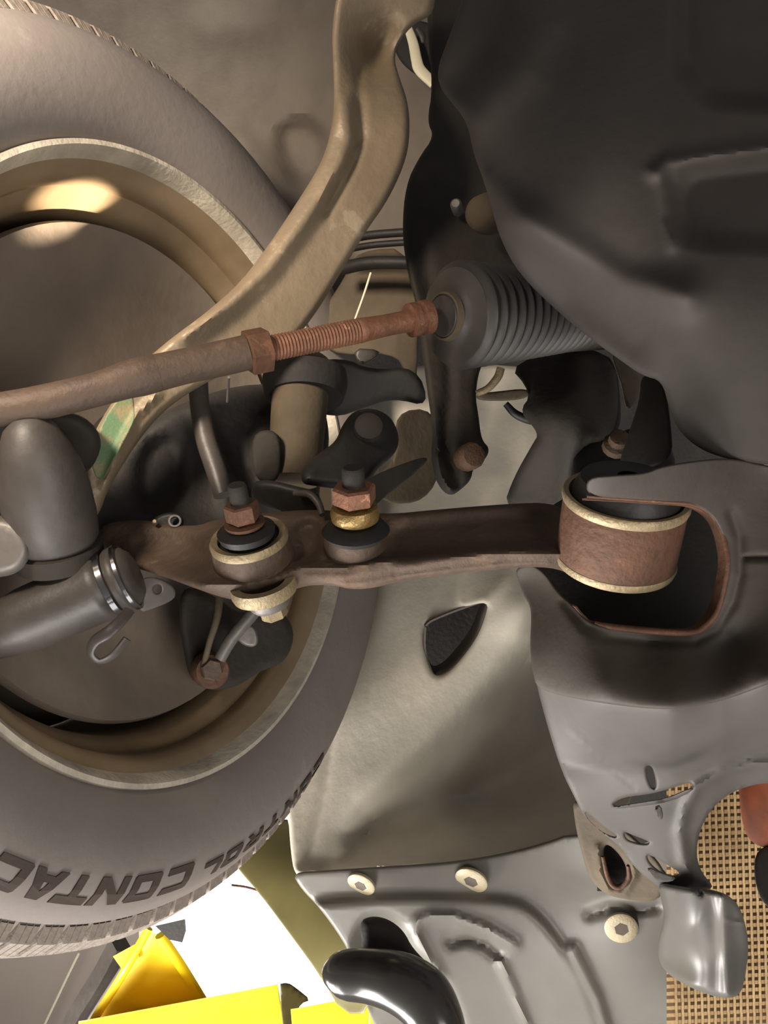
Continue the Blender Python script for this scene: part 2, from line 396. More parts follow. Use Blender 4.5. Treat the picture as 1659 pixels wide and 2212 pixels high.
# tread blocks
bp = [(.3105, -.0085), (.3205, -.0125), (.3285, -.0255), (.3325, -.045), (.3325, -.075), (.327, -.075), (.327, -.045), (.322, -.028), (.314, -.0165)]
def block_mesh():
    verts = []; faces = []; segs = [0, .0075, .0085, .0245, .0255, .0330, .034, .046, .047, .0545]
    hts = [0, 1, 1, 1, 1, 1, 1, 1, 1, 0]
    K = len(bp)
    ang = [-.0265, -.0245, -.010, -.0092, -.0086, -.0078, .0070, .0078, .0084, .0092, .0215, .0235]
    dr = [-.0015, 0, 0, -.0016, -.0016, 0, 0, -.0016, -.0016, 0, 0, -.0015]
    for a, e in zip(ang, dr):
        for r, z in bp:
            sk = (r - .31) * .35
            rr = r + (e if r > .3 and bp.index((r, z)) < 5 else 0)
            verts.append((rr * math.cos(a + sk), rr * math.sin(a + sk), z))
    for i in range(len(ang) - 1):
        for k in range(K):
            a0, b0 = i * K + k, i * K + (k + 1) % K; faces.append([a0, a0 + K, b0 + K, b0])
    faces.append(list(range(K))); faces.append([(len(ang) - 1) * K + k for k in range(K)][::-1])
    me = bpy.data.meshes.new('tread_block'); me.from_pydata(verts, [], faces); me.update(); me.materials.append(M['tread']); return me
bme = block_mesh(); NB = 104
for k in range(NB):
    o = bpy.data.objects.new('tread_block', bme); COL.objects.link(o); o.parent = tire; o.rotation_euler = (0, 0, 2 * math.pi * k / NB)
# sidewall lettering: CONTROL small, CONTACT large, tops outward
def zprof(r):
    pr = TP[2:9]; return float(np.interp(r, [p[0] for p in pr], [p[1] for p in pr]))
from mathutils.geometry import tessellate_polygon
GL = {'C': ([(.06, 0), (1, 0), (1, .26), (.27, .26), (.27, .74), (1, .74), (1, 1), (.06, 1), (0, .93), (0, .07)], None),
      'O': ([(.06, 0), (.94, 0), (1, .07), (1, .93), (.94, 1), (.06, 1), (0, .93), (0, .07)], [(.27, .27), (.27, .73), (.73, .73), (.73, .27)]),
      'N': ([(0, 0), (.25, 0), (.25, .62), (.72, 0), (1, 0), (1, 1), (.75, 1), (.75, .38), (.28, 1), (0, 1)], None),
      'T': ([(.37, 0), (.63, 0), (.63, .73), (1, .73), (1, 1), (0, 1), (0, .73), (.37, .73)], None),
      'A': ([(0, 0), (.26, 0), (.35, .2), (.65, .2), (.74, 0), (1, 0), (.66, 1), (.34, 1)], [(.42, .42), (.49, .72), (.51, .72), (.58, .42)]),
      'R': ([(0, 0), (.26, 0), (.26, .33), (.48, .33), (.70, 0), (1, 0), (.78, .36), (1, .48), (1, .92), (.92, 1), (0, 1)], [(.26, .56), (.26, .77), (.74, .77), (.74, .56)]),
      'L': ([(0, 0), (1, 0), (1, .27), (.26, .27), (.26, 1), (0, 1)], None)}
def dens(lp):
    out = []
    for k in range(len(lp)):
        a_, b_ = lp[k], lp[(k + 1) % len(lp)]; n_ = max(1, int(math.dist(a_, b_) / .2))
        out += [(a_[0] + (b_[0] - a_[0]) * t_ / n_, a_[1] + (b_[1] - a_[1]) * t_ / n_) for t_ in range(n_)]
    return out
def letter(ch, deg, r0, h, wid):
    o_, h_ = GL[ch]; loops = [dens(o_)] + ([dens(h_)] if h_ else [])
    vs = [p for l_ in loops for p in l_]; n = len(vs)
    fs = [list(f) for f in tessellate_polygon([[Vector((x, y, 0)) for x, y in l_] for l_ in loops])]
    fs = [f if (vs[f[1]][0] - vs[f[0]][0]) * (vs[f[2]][1] - vs[f[0]][1]) - (vs[f[1]][1] - vs[f[0]][1]) * (vs[f[2]][0] - vs[f[0]][0]) > 0 else f[::-1] for f in fs]
    verts = []
    for lift in (.0010, -.0012):
        for x, y in vs:
            x = x - .5 + .16 * (y - .5); r = r0 - h / 2 + h * y; a = math.radians(deg) - (x * wid) / r0
            verts.append((r * math.cos(a), r * math.sin(a), zprof(r) + lift))
    cnt = set((f[i], f[(i + 1) % 3]) for f in fs for i in range(3))
    side = [[b, a, a + n, b + n] for a, b in cnt if (b, a) not in cnt]
    faces = fs + [[i + n for i in f[::-1]] for f in fs] + side
    o = link('letter', verts, faces, 'letter', smooth=False, local=True); o.parent = tire; o.location = (0, 0, 0)
for ch, dg_ in zip('CONTACT', (-99.0, -105.2, -111.0, -116.4, -121.3, -126.6, -132.0)): letter(ch, dg_, .2885, .0165, .0245)
for ch, dg_ in zip('CONTROL', (-62.6, -67.4, -72.2, -77.2, -82.2, -87.3, -92.0)): letter(ch, dg_, .2915, .0115, .0195)

# ---- brake assembly inside the wheel (a thing of its own), built in wheel space
brake = root('brake_assembly', 'brown round brake shield with caliper bolts inside the wheel rim', 'brake', (0, 0, 0)); brake.matrix_basis = WM
wrev('brake_shield', [(.155, -.070), (.184, -.060), (.1885, -.046), (.186, -.040), (.176, -.044), (.150, -.052), (.10, -.052), (.05, -.048), (.0002, -.048), (.0002, -.07)], 'disc', n=96, closed=True, parent=brake)
wrev('brake_disc', [(.158, -.105), (.158, -.085), (.0002, -.085), (.0002, -.105)], 'darkbrown', n=96, closed=True, parent=brake)
wrev('hub', [(.05, -.09), (.05, -.03), (.042, -.022), (.0002, -.022), (.0002, -.09)], 'darkbrown', n=48, closed=True, parent=brake)
# ---- caliper and its bracket inside the wheel
cal = root('brake_caliper', 'rusty brake caliper carrier with a bolt eye, low inside the wheel rim', 'brake', P(470, 1430, .60))
panel('carrier', [(395, 1260), (470, 1290), (520, 1330), (600, 1310), (640, 1360), (620, 1430), (560, 1450), (520, 1480), (460, 1495), (410, 1470), (395, 1400), (385, 1330)], [(400, 1300, .60), (620, 1400, .655), (450, 1480, .60)], 'darkbrown', cal, thick=.03, er=16, ed=.010)
sweep('carrier_rod', [(474, 1425, .575, 13), (500, 1380, .578, 14), (545, 1325, .585, 15), (560, 1300, .59, 15)], 'greymetal', cal)
sweep('brake_pipe', [(440, 1440, .575, 7), (452, 1390, .575, 7), (470, 1330, .58, 8), (476, 1270, .59, 8)], 'tan', cal, n=10)
panel('carrier_lug', [(520, 1345), (550, 1350), (560, 1385), (548, 1400), (520, 1392), (505, 1370)], [(530, 1370, .588)], 'greymetal', cal, thick=.008, er=6)
ax = (P(455, 1440, .56) - P(470, 1440, .60)).normalized()
lathe('bolt_boss', P(456, 1448, .585), (.35, -.9, .1), [(.013, -.02), (.013, .004), (.0115, .007), (.008, .007)], 'rust', cal)
lathe('bolt_head', P(456, 1446, .578), (.35, -.9, .1), [(.0080, 0), (.0080, .005), (.0070, .0062)], 'armrust', cal, hexa=True)

# ================================================================== driveshaft joint, lower left
cv = root('driveshaft_joint', 'dark grey driveshaft boot with a shiny steel clamp inside the wheel', 'driveshaft', P(180, 1330, .44))
c0 = P(20, 1355, .455); c1 = P(296, 1236, .462)
axv = (c1 - c0); Lc = axv.length; axn = axv.normalized()
def rp(px, d=.45): return px * .78 / F * d
prof = [(rp(60), -.02), (rp(84), 0), (rp(92), Lc * .15), (rp(95), Lc * .45), (rp(96), Lc * .66), (rp(99), Lc * .69), (rp(99), Lc * .75), (rp(94), Lc * .765), (rp(90), Lc * .82),
        (rp(97), Lc * .85), (rp(97), Lc * .89), (rp(88), Lc * .92), (rp(84), Lc * .95), (rp(66), Lc * .99), (rp(50), Lc)]
lathe('boot', c0, axn, prof, 'boot', cv)
lathe('clamp', c0, axn, [(rp(97), Lc * .77), (rp(101), Lc * .775), (rp(101), Lc * .815), (rp(97), Lc * .82), (rp(92), Lc * .795), (rp(97), Lc * .77)], 'chrome', cv, n=64)
lathe('outer_clamp', c0, axn, [(rp(97), Lc * .90), (rp(100), Lc * .905), (rp(100), Lc * .93), (rp(92), Lc * .935), (rp(88), Lc * .92), (rp(97), Lc * .90)], 'chrome', cv, n=64)
sweep('clamp_tail', [(280, 1318, .432, 12), (262, 1340, .426, 13), (235, 1365, .422, 14), (205, 1385, .423, 13), (196, 1410, .425, 11), (215, 1428, .428, 11), (245, 1415, .428, 12), (275, 1380, .43, 13)], 'boot', cv, flat=.45)
br = panel('speed_sensor_bracket', [(300, 1250), (335, 1245), (372, 1262), (382, 1285), (368, 1300), (330, 1315), (298, 1325)], [(300, 1290, .475), (380, 1280, .50)], 'greymetal',
           holes=[[(332, 1262), (348, 1262), (350, 1278), (338, 1284), (330, 1276)]], er=5, ed=.002, thick=.003, step=8)
tag(br, 'small grey metal tab with a hole beside the shiny boot clamp', 'bracket')

# ---- outer ball joint and knuckle at the left
kn = root('outer_ball_joint', 'dark rounded ball joint boot at the left end of the tie rod', 'joint', P(110, 1060, .42))
lathe('boot', P(118, 1150, .455), (-.05, -.40, .90), [(rp(90), -.012), (rp(116), -.004), (rp(122), .010), (rp(120), .026), (rp(110), .040), (rp(90), .052), (rp(66), .062), (rp(40), .068), (rp(10), .070)], 'bellows', kn)
lathe('boot_ring', P(118, 1150, .455), (-.05, -.40, .90), [(rp(80), -.020), (rp(120), -.018), (rp(120), -.008), (rp(80), -.006)], 'darkbrown', kn)
panel('knuckle_lug', [(-80, 890), (60, 895), (165, 885), (225, 940), (205, 1010), (150, 1040), (60, 1030), (-80, 1040)], [(0, 950, .445), (180, 950, .455)], 'darkbrown', kn, thick=.03, er=26, ed=.012)
panel('housing', [(-60, 1120), (20, 1110), (60, 1150), (70, 1200), (40, 1240), (-20, 1250), (-80, 1240)], [(0, 1180, .43)], 'greymetal', kn, thick=.03, er=22, ed=.010)
k2 = panel('steering_knuckle', [(170, 1020), (260, 980), (330, 900), (420, 860), (520, 830), (640, 830), (700, 870), (715, 960), (690, 1040), (690, 1110), (640, 1160), (560, 1200), (420, 1200), (300, 1210), (200, 1190)],
      [(200, 1100, .53), (500, 860, .60), (700, 900, .64), (640, 1150, .58), (300, 1190, .53), (450, 1000, .585)], 'dark', thick=.05, er=26, ed=.014,
      feats=[('pocket', [(540, 900), (680, 900), (690, 1020), (620, 1040), (545, 1030)], -.012, 14), ('pocket', [(300, 960), (400, 930), (400, 1080), (300, 1100)], .012, 20), ('ridge', [(430, 880), (480, 1000), (490, 1100)], .006, 16)])
tag(k2, 'dark cast steering knuckle in shade behind the curved arm', 'knuckle')
hs = sweep('damper_rod', [(428, 820, .565, 21), (432, 880, .560, 21), (445, 950, .553, 22), (468, 1020, .545, 22), (482, 1070, .54, 20)], 'boot')
tag(hs, 'dull grey pipe running down behind the tie rod to the rusty nut', 'rod')
st = root('damper', 'dark brown damper leg standing behind the tie rod', 'damper', P(640, 1000, .57))
sweep('damper_tube', [(655, 790, .60, 62), (645, 900, .58, 60), (636, 1040, .565, 56)], 'tan', st, n=32)
sweep('spring_seat', [(660, 800, .597, 88), (659, 830, .595, 92), (658, 860, .592, 84)], 'dark', st, n=32, per=3)
panel('damper_clamp', [(540, 935), (600, 925), (610, 990), (600, 1045), (548, 1040)], [(570, 980, .545)], 'darkbrown', st, thick=.02, er=8)

bk = panel('sensor_plug', [(330, 1118), (365, 1105), (395, 1112), (398, 1135), (380, 1146), (335, 1140)], [(360, 1130, .50)], 'rubber', er=8, thick=.01, step=7)
tag(bk, 'tiny black sensor plug with small glints left of the rusty nut', 'plug')
cl = root('cable_clips', 'pair of small pale wire ends on the dark knuckle', 'clip', P(360, 1128, .49))
lathe('clip_ring', P(378, 1128, .497), (.2, -1, .3), [(.004, 0), (.004, .003), (.0028, .003), (.0028, 0), (.004, 0)], 'greymetal', cl, n=20)
lathe('clip_pin', P(335, 1130, .497), (.2, -1, .3), [(.0014, 0), (.0014, .004), (.001, .0045)], 'cream', cl, n=12)

# ================================================================== curved sandy arm
arm = root('curved_arm', 'long curved sandy brown forged arm with green paint at its lower end', 'suspension arm', P(700, 500, .52))
AO = [(735, -60), (716, 60), (720, 150), (722, 230), (712, 300), (690, 360), (640, 440), (580, 530), (520, 610), (440, 680), (370, 730), (300, 790), (240, 870), (200, 940), (180, 1000), (184, 1060), (192, 1130),
      (215, 1110), (232, 1060), (262, 1010), (300, 950), (350, 890), (420, 840), (500, 800), (580, 770), (640, 730), (680, 680), (730, 600), (790, 500), (840, 430), (880, 340), (886, 270), (880, 215), (860, 160), (850, 120), (872, 75), (900, 48), (940, 30), (940, -60)]
AC = [(720, 50, .55), (930, 0, .58), (722, 250, .545), (880, 260, .565), (580, 540, .535), (780, 500, .56), (400, 720, .515), (600, 750, .545), (230, 900, .500), (400, 850, .525), (190, 1080, .49), (260, 1000, .50), (800, 100, .585), (800, 300, .56)]
AF = [('ridge', [(745, 220), (752, 300), (735, 350), (690, 430), (640, 500), (580, 580), (500, 655), (400, 725)], .0075, 20),
             ('ridge', [(775, 150), (778, 300), (762, 350), (700, 460)], -.0055, 11),
             ('pocket', [(775, 60), (850, 40), (850, 120), (830, 170), (790, 180), (765, 120)], .016, 34),
             ('ridge', [(690, 690), (740, 610), (800, 510), (845, 445)], .003, 10),
             ('ridge', [(225, 1050), (262, 960), (300, 890), (340, 850)], .004, 9)]
panel('arm_body', AO, AC, 'sandy', arm, step=9, er=16, ed=.009, thick=.014,
      feats=AF)
panel('paint_mark', [(204, 960), (224, 905), (262, 850), (284, 830), (292, 900), (284, 925), (262, 968), (242, 1000), (224, 1036), (208, 1034), (196, 1000)], [(c[0], c[1], c[2] - .0008) for c in AC], 'green', arm, sm=1, step=6, er=4, ed=.0008, thick=.002, feats=AF)

# ================================================================== tie rod with bellows
tr_ = root('tie_rod', 'rusty steering tie rod with a thick left sleeve and hex lock nut', 'tie rod', P(480, 770, .46))
sweep('rod_end', [(-120, 905, .425, 30), (-20, 888, .425, 36), (60, 876, .427, 38), (150, 856, .430, 37), (220, 838, .434, 37), (270, 822, .437, 40), (310, 812, .440, 42), (350, 803, .443, 39), (370, 798, .444, 37)], 'armrust', tr_, n=32)
sweep('sleeve', [(340, 805, .441, 40), (400, 791, .446, 38), (470, 776, .452, 38), (535, 761, .457, 38)], 'sleeve_m' if 'sleeve_m' in M else 'armrust', tr_, n=32)
axr = (P(900, 690, .50) - P(540, 762, .457)).normalized()
lathe('lock_nut', P(533, 763, .4565), axr, [(.0113, 0), (.0132, .0008), (.0132, .0125), (.0113, .0133)], 'rust', tr_, hexa=True, ref=(0, -.9, -.45))
L0 = P(578, 754, .4615); L1 = P(884, 693, .500); Lr = (L1 - L0).length
pr = []; k = 0; h = 0
while h < Lr * .62:
    r = .0076; pr += [(r, h), (r - .0007, h + .0011)]; h += .0021
pr += [(.0076, h), (.0072, h + .004), (.0066, Lr * .8), (.0066, Lr * .93), (.0070, Lr)]
lathe('threaded_rod', L0, axr, pr, 'bright_rust', tr_, n=32)
lathe('ball_collar', P(882, 693, .4995), axr, [(.0085, 0), (.0105, .001), (.0105, .006), (.0092, .0068), (.0092, .0088), (.0108, .0096), (.0108, .0150), (.0088, .0165)], 'bright_rust', tr_, n=32)
bl = root('steering_bellows', 'ribbed black rubber steering bellows disappearing behind the plastic undertray', 'bellows', P(1000, 670, .52))
b0 = P(955, 683, .508); b1 = P(1420, 672, .640); bax = (b1 - b0).normalized(); BL = (b1 - b0).length
pr = [(.008, .001), (.0125, 0), (.0140, .003), (.0150, .006), (.021, .0085), (.030, .0105)]
h = .0115; r0 = .0345; step_ = .0090
i = 0
while h < BL:
    r = max(.0345 - i * .00052, .0275)
    pr += [(r - .0040, h), (r - .0012, h + step_ * .18), (r, h + step_ * .42), (r - .0008, h + step_ * .62), (r - .0040, h + step_ * .85)]; h += step_; i += 1; step_ = max(step_ * .975, .0072)
lathe('bellows_body', b0, bax, pr, 'bellows', bl, n=72)
lathe('bellows_clamp', b0, bax, [(.0138, .0005), (.0150, .001), (.0158, .0045), (.0150, .005), (.0120, .003), (.0138, .0005)], 'tan', bl)

# ================================================================== frame rail between arm and tray
fr = root('subframe_rail', 'dark grimy subframe leg with a rusty chewed lower end', 'subframe', P(950, 600, .60))
panel('rail', [(925, -60), (922, 60), (935, 190), (922, 262), (938, 295), (905, 340), (876, 400), (868, 500), (880, 590), (900, 660), (912, 760), (925, 860), (935, 930), (930, 990), (944, 1048), (972, 1074), (998, 1056),
               (1018, 1036), (1022, 1010), (1050, 992), (1058, 968), (1040, 950), (1034, 900), (1026, 850), (1040, 780), (1120, 640), (1160, 520), (1100, 380), (1040, 200), (1010, -60)],
      [(925, 0, .66), (1000, 0, .67), (930, 280, .655), (1050, 300, .67), (880, 500, .62), (1080, 500, .65), (920, 760, .61), (1020, 780, .62), (940, 1000, .585), (1040, 970, .60)], 'darkbrown', fr, thick=.03, er=14, ed=.009, step=10,
      feats=[('ridge', [(968, 700), (972, 860), (962, 960), (985, 1040)], -.006, 12), ('ridge', [(940, 880), (948, 1000), (972, 1055)], .004, 8), ('ridge', [(905, 400), (900, 520), (930, 640)], -.006, 20)])
lathe('rusty_bolt', P(1018, 985, .582), (.3, -.8, .1), [(.010, -.01), (.010, .002), (.0085, .005), (.004, .006)], 'darkrust', fr, n=12)
lathe('cap', P(1050, 462, .60), (-.6, -.75, -.2), [(.014, -.02), (.015, 0), (.012, .010), (.007, .014)], 'tan', fr)
lathe('small_bolt', P(986, 445, .62), (-.2, -1, 0), [(.0045, -.01), (.0045, .004), (.003, .006)], 'greymetal', fr, n=12)

# white strip in the gap at the top
ws = sweep('white_strip', [(882, 62, .74, 9), (893, 95, .74, 11), (900, 130, .738, 12), (908, 152, .736, 13), (938, 182, .735, 12)], 'white', flat=.5)
tag(ws, 'short curved white plastic strip in the gap at the top', 'strip')
pk = sweep('pink_clip', [(902, 62, .70, 6), (912, 78, .70, 7), (914, 92, .70, 4)], 'boot', flat=.6)
tag(pk, 'small dull clip right beside the white strip', 'clip')
db = panel('top_bracket', [(860, 60), (900, 40), (950, 60), (1000, 40), (1020, 200), (940, 190), (925, 178), (880, 150), (856, 120), (850, 90)], [(900, 100, .76), (1000, 100, .74)], 'dark', thick=.01, er=6)
tag(db, 'black bracket around the white strip at the top', 'bracket')

# hoses and engine bay pieces in the gap
for i_, (y0, y1, r_) in enumerate(((508, 500, 9), (530, 522, 7), (568, 568, 14))):
    h_ = sweep('hose', [(730, y0 + 14, .74, r_), (800, y0, .72, r_), (900, y1, .70, r_)], 'rubber', n=14)
    tag(h_, ('thin black hose, topmost of three behind the arm', 'thin black hose, middle one of three behind the arm', 'thick black hose, lowest of three behind the arm')[i_], 'hose', 'hoses behind the arm')
tp = panel('engine_bracket', [(770, 540), (900, 535), (905, 830), (880, 810), (850, 760), (700, 770), (690, 680), (745, 600)], [(800, 560, .78), (860, 780, .76), (700, 740, .78)], 'tan', thick=.01, er=8)
tag(tp, 'dull tan bracket in the gap behind the threaded rod', 'bracket')
wr = sweep('wire', [(801, 590, .70, 2.6), (785, 640, .69, 2.6), (767, 690, .68, 2.6)], 'white', n=8)
tag(wr, 'thin pale straight wire above the threaded rod', 'wire')
w2 = sweep('wire', [(494, 815, .52, 3), (493, 835, .53, 3), (491, 868, .54, 3)], 'greymetal', n=8)
tag(w2, 'short pale wire just below the lock nut', 'wire')
pt = panel('pale_tab', [(762, 752), (822, 755), (812, 775), (775, 790)], [(790, 765, .70)], 'boot', thick=.003, er=3, step=6, sm=1)
tag(pt, 'small light grey tab below the threaded rod', 'tab')
dk = panel('brake_hose_mount', [(620, 790), (740, 770), (800, 800), (900, 790), (930, 880), (850, 860), (790, 880), (720, 905), (640, 870)], [(650, 830, .64), (900, 840, .66)], 'dark', thick=.03, er=16, ed=.01)
tag(dk, 'black shaded bracket just under the threaded rod', 'bracket')

# ================================================================== drop link with black boot
dl = root('drop_link', 'black curved link with two bolt eyes standing above the lower arm', 'link', P(780, 980, .50))
panel('link_body', [(762, 888), (800, 880), (840, 895), (860, 930), (862, 960), (850, 985), (815, 1012), (800, 1040), (760, 1060), (715, 1055), (680, 1050), (650, 1045), (652, 1010), (690, 978), (725, 955), (738, 920)],
      [(800, 900, .53), (850, 960, .53), (700, 1020, .50), (780, 1040, .50)], 'rubber', dl, thick=.03, er=22, ed=.014, feats=[('pocket', [(770, 900), (830, 905), (835, 945), (780, 945)], -.004, 10)])
lathe('eye_bolt', P(796, 922, .515), (.1, -1, .3), [(.009, -.004), (.009, .002), (.006, .004)], 'darkbrown', dl, n=20)
panel('blade', [(745, 1075), (800, 1030), (860, 1005), (918, 985), (926, 996), (870, 1045), (815, 1085), (800, 1110), (760, 1110)], [(760, 1090, .455), (920, 990, .53)], 'darkbrown', dl, thick=.006, er=5)
bt = panel('balljoint_boot', [(540, 1042), (580, 1035), (640, 1050), (690, 1062), (700, 1110), (680, 1140), (600, 1130), (548, 1100)], [(560, 1080, .50), (690, 1100, .48)], 'rubber', thick=.03, er=20, ed=.012)
tag(bt, 'crumpled black rubber boot between the two rusty nuts', 'boot')
tn = panel('backing_bracket', [(850, 890), (940, 880), (960, 1000), (920, 1085), (830, 1090), (800, 1040), (860, 990)], [(900, 950, .66), (860, 1080, .64)], 'tan', thick=.01, er=8)
tag(tn, 'tan dusty plate to the right of the black link', 'bracket')
rh = sweep('boot_rim', [(636, 1066, .476, 6), (668, 1068, .47, 8), (688, 1088, .466, 8), (696, 1112, .462, 7)], 'boot', n=12)
tag(rh, 'grey curled rubber edge left of the golden nut', 'rubber ring')

# ================================================================== lower control arm
la = root('lower_control_arm', 'rusty lower control arm running right to a large round bushing', 'suspension arm', P(800, 1190, .43))
LO = [(205, 1135), (300, 1120), (420, 1140), (470, 1120), (600, 1105), (690, 1100), (830, 1112), (950, 1100), (1100, 1088), (1190, 1085), (1235, 1110), (1275, 1180), (1275, 1255), (1240, 1244), (1190, 1224), (1100, 1227), (950, 1243), (860, 1256),
      (810, 1270), (760, 1274), (720, 1264), (660, 1264), (610, 1284), (545, 1302), (490, 1294), (430, 1274), (340, 1240), (230, 1210)]
LC = [(205, 1140, .51), (220, 1200, .50), (330, 1235, .47), (400, 1140, .49), (540, 1110, .478), (540, 1296, .430), (480, 1240, .440), (760, 1105, .470), (760, 1268, .425), (950, 1100, .462), (950, 1240, .418), (1190, 1085, .452), (1190, 1222, .411), (1260, 1170, .425), (1260, 1250, .408)]
panel('arm_body', LO, LC, 'armrust', la, step=6, er=12, ed=.006, thick=.016,
      feats=[('pocket', [(838, 1135), (960, 1118), (1180, 1102), (1205, 1130), (1200, 1172), (1080, 1182), (950, 1195), (860, 1212), (835, 1190)], .008, 18),
             ('pocket', [(640, 1130), (690, 1125), (690, 1200), (640, 1215), (625, 1180)], .007, 14),
             ('pocket', [(300, 1150), (430, 1160), (450, 1230), (380, 1225), (290, 1190)], .006, 18),
             ('ridge', [(440, 1262), (520, 1262), (600, 1246), (650, 1225), (740, 1225), (860, 1208), (1100, 1190), (1220, 1196)], .0035, 9),
             ('slope', [(200, 1225), (440, 1268), (540, 1276), (640, 1242), (740, 1244), (860, 1220), (1100, 1200), (1240, 1204)], .0004, 4),
             ('ridge', [(460, 1283), (540, 1285), (640, 1255), (740, 1254), (860, 1236), (1100, 1210), (1200, 1210)], -.001, 7)])
def uax(ix, tilt): # axis leaning toward the camera
    return Vector((ix * math.cos(tilt), -math.sin(tilt), math.cos(tilt))).normalized()
# big bushing at the right end
U = uax(.03, math.radians(27)); bb = P(1328, 1206, .422); hb = .0345; RB = .0308
bu = lathe('bushing_sleeve', bb, U, [(RB - .003, .001), (RB - .0002, .0005), (RB, .002), (RB, hb - .003), (RB - .0008, hb - .001), (RB - .003, hb - .001), (RB - .003, .001)], 'rust', la, n=96)
lathe('bushing_rim', bb, U, [(RB - .0035, hb - .0015), (RB + .0004, hb - .0018), (RB + .0010, hb), (RB + .0010, hb + .0022), (RB + .0002, hb + .0032), (RB - .0022, hb + .003), (RB - .0035, hb - .0015)], 'cream', bu, n=96)
lathe('bushing_rim', bb, U, [(RB - .004, .0022), (RB + .0002, .002), (RB + .0006, .0004), (RB - .0002, -.0022), (RB - .004, -.003), (RB - .004, .0022)], 'cream', bu, n=96)
lathe('rubber_core', bb, U, [(RB - .003, .002), (RB - .003, hb - .001), (RB - .0045, hb + .006), (RB - .007, hb + .011), (.014, hb + .013), (.006, hb + .013), (.006, .002)], 'rubber', bu, n=64)
# bosses
for nm, px, py, d, rr, ix, hh_ in (('boss', 548, 1205, .452, 84, -.15, .011), ('boss', 768, 1175, .450, 66, -.05, .008)):
    U2 = uax(ix, math.radians(30)); R2 = rr / F * d
    bo = lathe(nm, P(px, py, d), U2, [(R2, -.008), (R2 + .001, 0), (R2 - .0002, hh_), (R2 - .004, hh_), (R2 - .004, -.008), (R2, -.008)], 'armrust', la, n=64)
    if rr > 80:
        lathe('bushing_rim', P(px, py, d), U2, [(R2 - .004, hh_ - .001), (R2 - .0002, hh_ - .001), (R2 + .0002, hh_ + .002), (R2 - .001, hh_ + .0042), (R2 - .0045, hh_ + .0035), (R2 - .004, hh_ - .001)], 'cream', bo, n=64)
    lathe('rubber_core', P(px, py, d), U2, [(R2 - .004, -.006), (R2 - .004, hh_), (R2 - .007, hh_ + .002), (R2 * .62, hh_ + .001), (R2 * .55, hh_ + .004), (.004, hh_ + .004)], 'rubber', bo, n=48)
# lower ring under the first boss
U2 = uax(-.20, math.radians(24))
lathe('lower_ring', P(570, 1270, .440), U2, [(.0130, -.0045), (.0176, -.0035), (.0184, -.0010), (.0178, .004), (.013, .004), (.013, -.0045)], 'cream', la, n=64)

# bolts through the arm
def bolt(nm, label, parts, U, grp=None):
    r_ = root(nm, label, 'bolt', parts[0][1])
    for pn, base, prof, m, hx in parts: lathe(pn, base, U, prof, m, r_, hexa=hx, n=32, ref=(.8, -.9, .1))
    return r_
UA = uax(-.12, math.radians(28)); A0 = P(530, 1138, .436)
bolt('link_bolt', 'rusty hex nut on a stud above the left end of the lower arm', [
    ('cup_washer', A0, [(.015, -.006), (.016, -.002), (.012, 0), (.006, .001)], 'rubber', False),
    ('washer', A0 + UA * .001, [(.0105, 0), (.0110, .0008), (.0110, .002), (.0080, .0026)], 'rust', False),
    ('hex_nut', A0 + UA * .0045, [(.0086, 0), (.0094, .0008), (.0094, .0092), (.0084, .0102)], 'rust', True),
    ('stud', A0 + UA * .014, [(.0052, 0), (.0052, .010), (.0044, .0115)], 'darkbrown', False)], UA, 'rusty nuts on the lower arm')
UB = uax(-.03, math.radians(26)); B0 = P(768, 1135, .434)
bolt('link_bolt', 'red rusty hex nut above a golden washer in the middle of the lower arm', [
    ('rubber_cup', B0, [(.0165, -.006), (.0185, -.003), (.0150, .001), (.008, .002)], 'rubber', False),
    ('golden_washer', B0 + UB * .002, [(.0100, 0), (.0128, .002), (.0134, .006), (.0122, .0095), (.0090, .0105)], 'brass', False),
    ('hex_nut', B0 + UB * .0135, [(.0108, 0), (.0118, .0008), (.0118, .0088), (.0104, .0100)], 'bright_rust', True),
    ('stud', B0 + UB * .0235, [(.0060, 0), (.0060, .009), (.005, .0105)], 'darkbrown', False)], UB, 'rusty nuts on the lower arm')
UC = uax(-.30, math.radians(18)); C0 = P(580, 1290, .437)
bolt('lower_bolt', 'pale hex bolt head under the left end of the lower arm', [
    ('flange', C0, [(.0115, .002), (.0115, -.004), (.0095, -.0065)], 'greymetal', False),
    ('bolt_head', C0 - UC * .0125, [(.0066, 0), (.0074, .0010), (.0074, .0085)], 'cream', True)], UC)

# ================================================================== dark mount, column and brackets right of centre
cm = root('engine_mount', 'dark brown engine mount column above the lower arm', 'mount', P(1210, 900, .58))
panel('column', [(1090, 780), (1330, 740), (1340, 900), (1320, 960), (1250, 960), (1235, 1090), (1210, 1110), (1085, 1100), (1110, 1030), (1150, 960), (1165, 935), (1120, 890), (1150, 850)],
      [(1100, 800, .62), (1300, 780, .60), (1160, 1050, .60), (1240, 1050, .58), (1200, 900, .56)], 'darkbrown', cm, thick=.03, er=18, ed=.012,
      feats=[('ridge', [(1245, 760), (1250, 900), (1215, 1090)], .006, 30)])
panel('mount_rubber', [(1275, 770), (1330, 770), (1345, 900), (1330, 940), (1420, 900), (1470, 1010), (1430, 1060), (1240, 1090), (1235, 960), (1290, 930)], [(1300, 800, .60), (1300, 1000, .55), (1440, 1000, .53)], 'rubber', cm, thick=.02, er=12)
lathe('mount_bolt', P(1332, 960, .53), (0, -.8, .5), [(.009, -.004), (.009, .001), (.0065, .003), (.0065, .008), (.005, .009)], 'darkrust', cm, n=12)
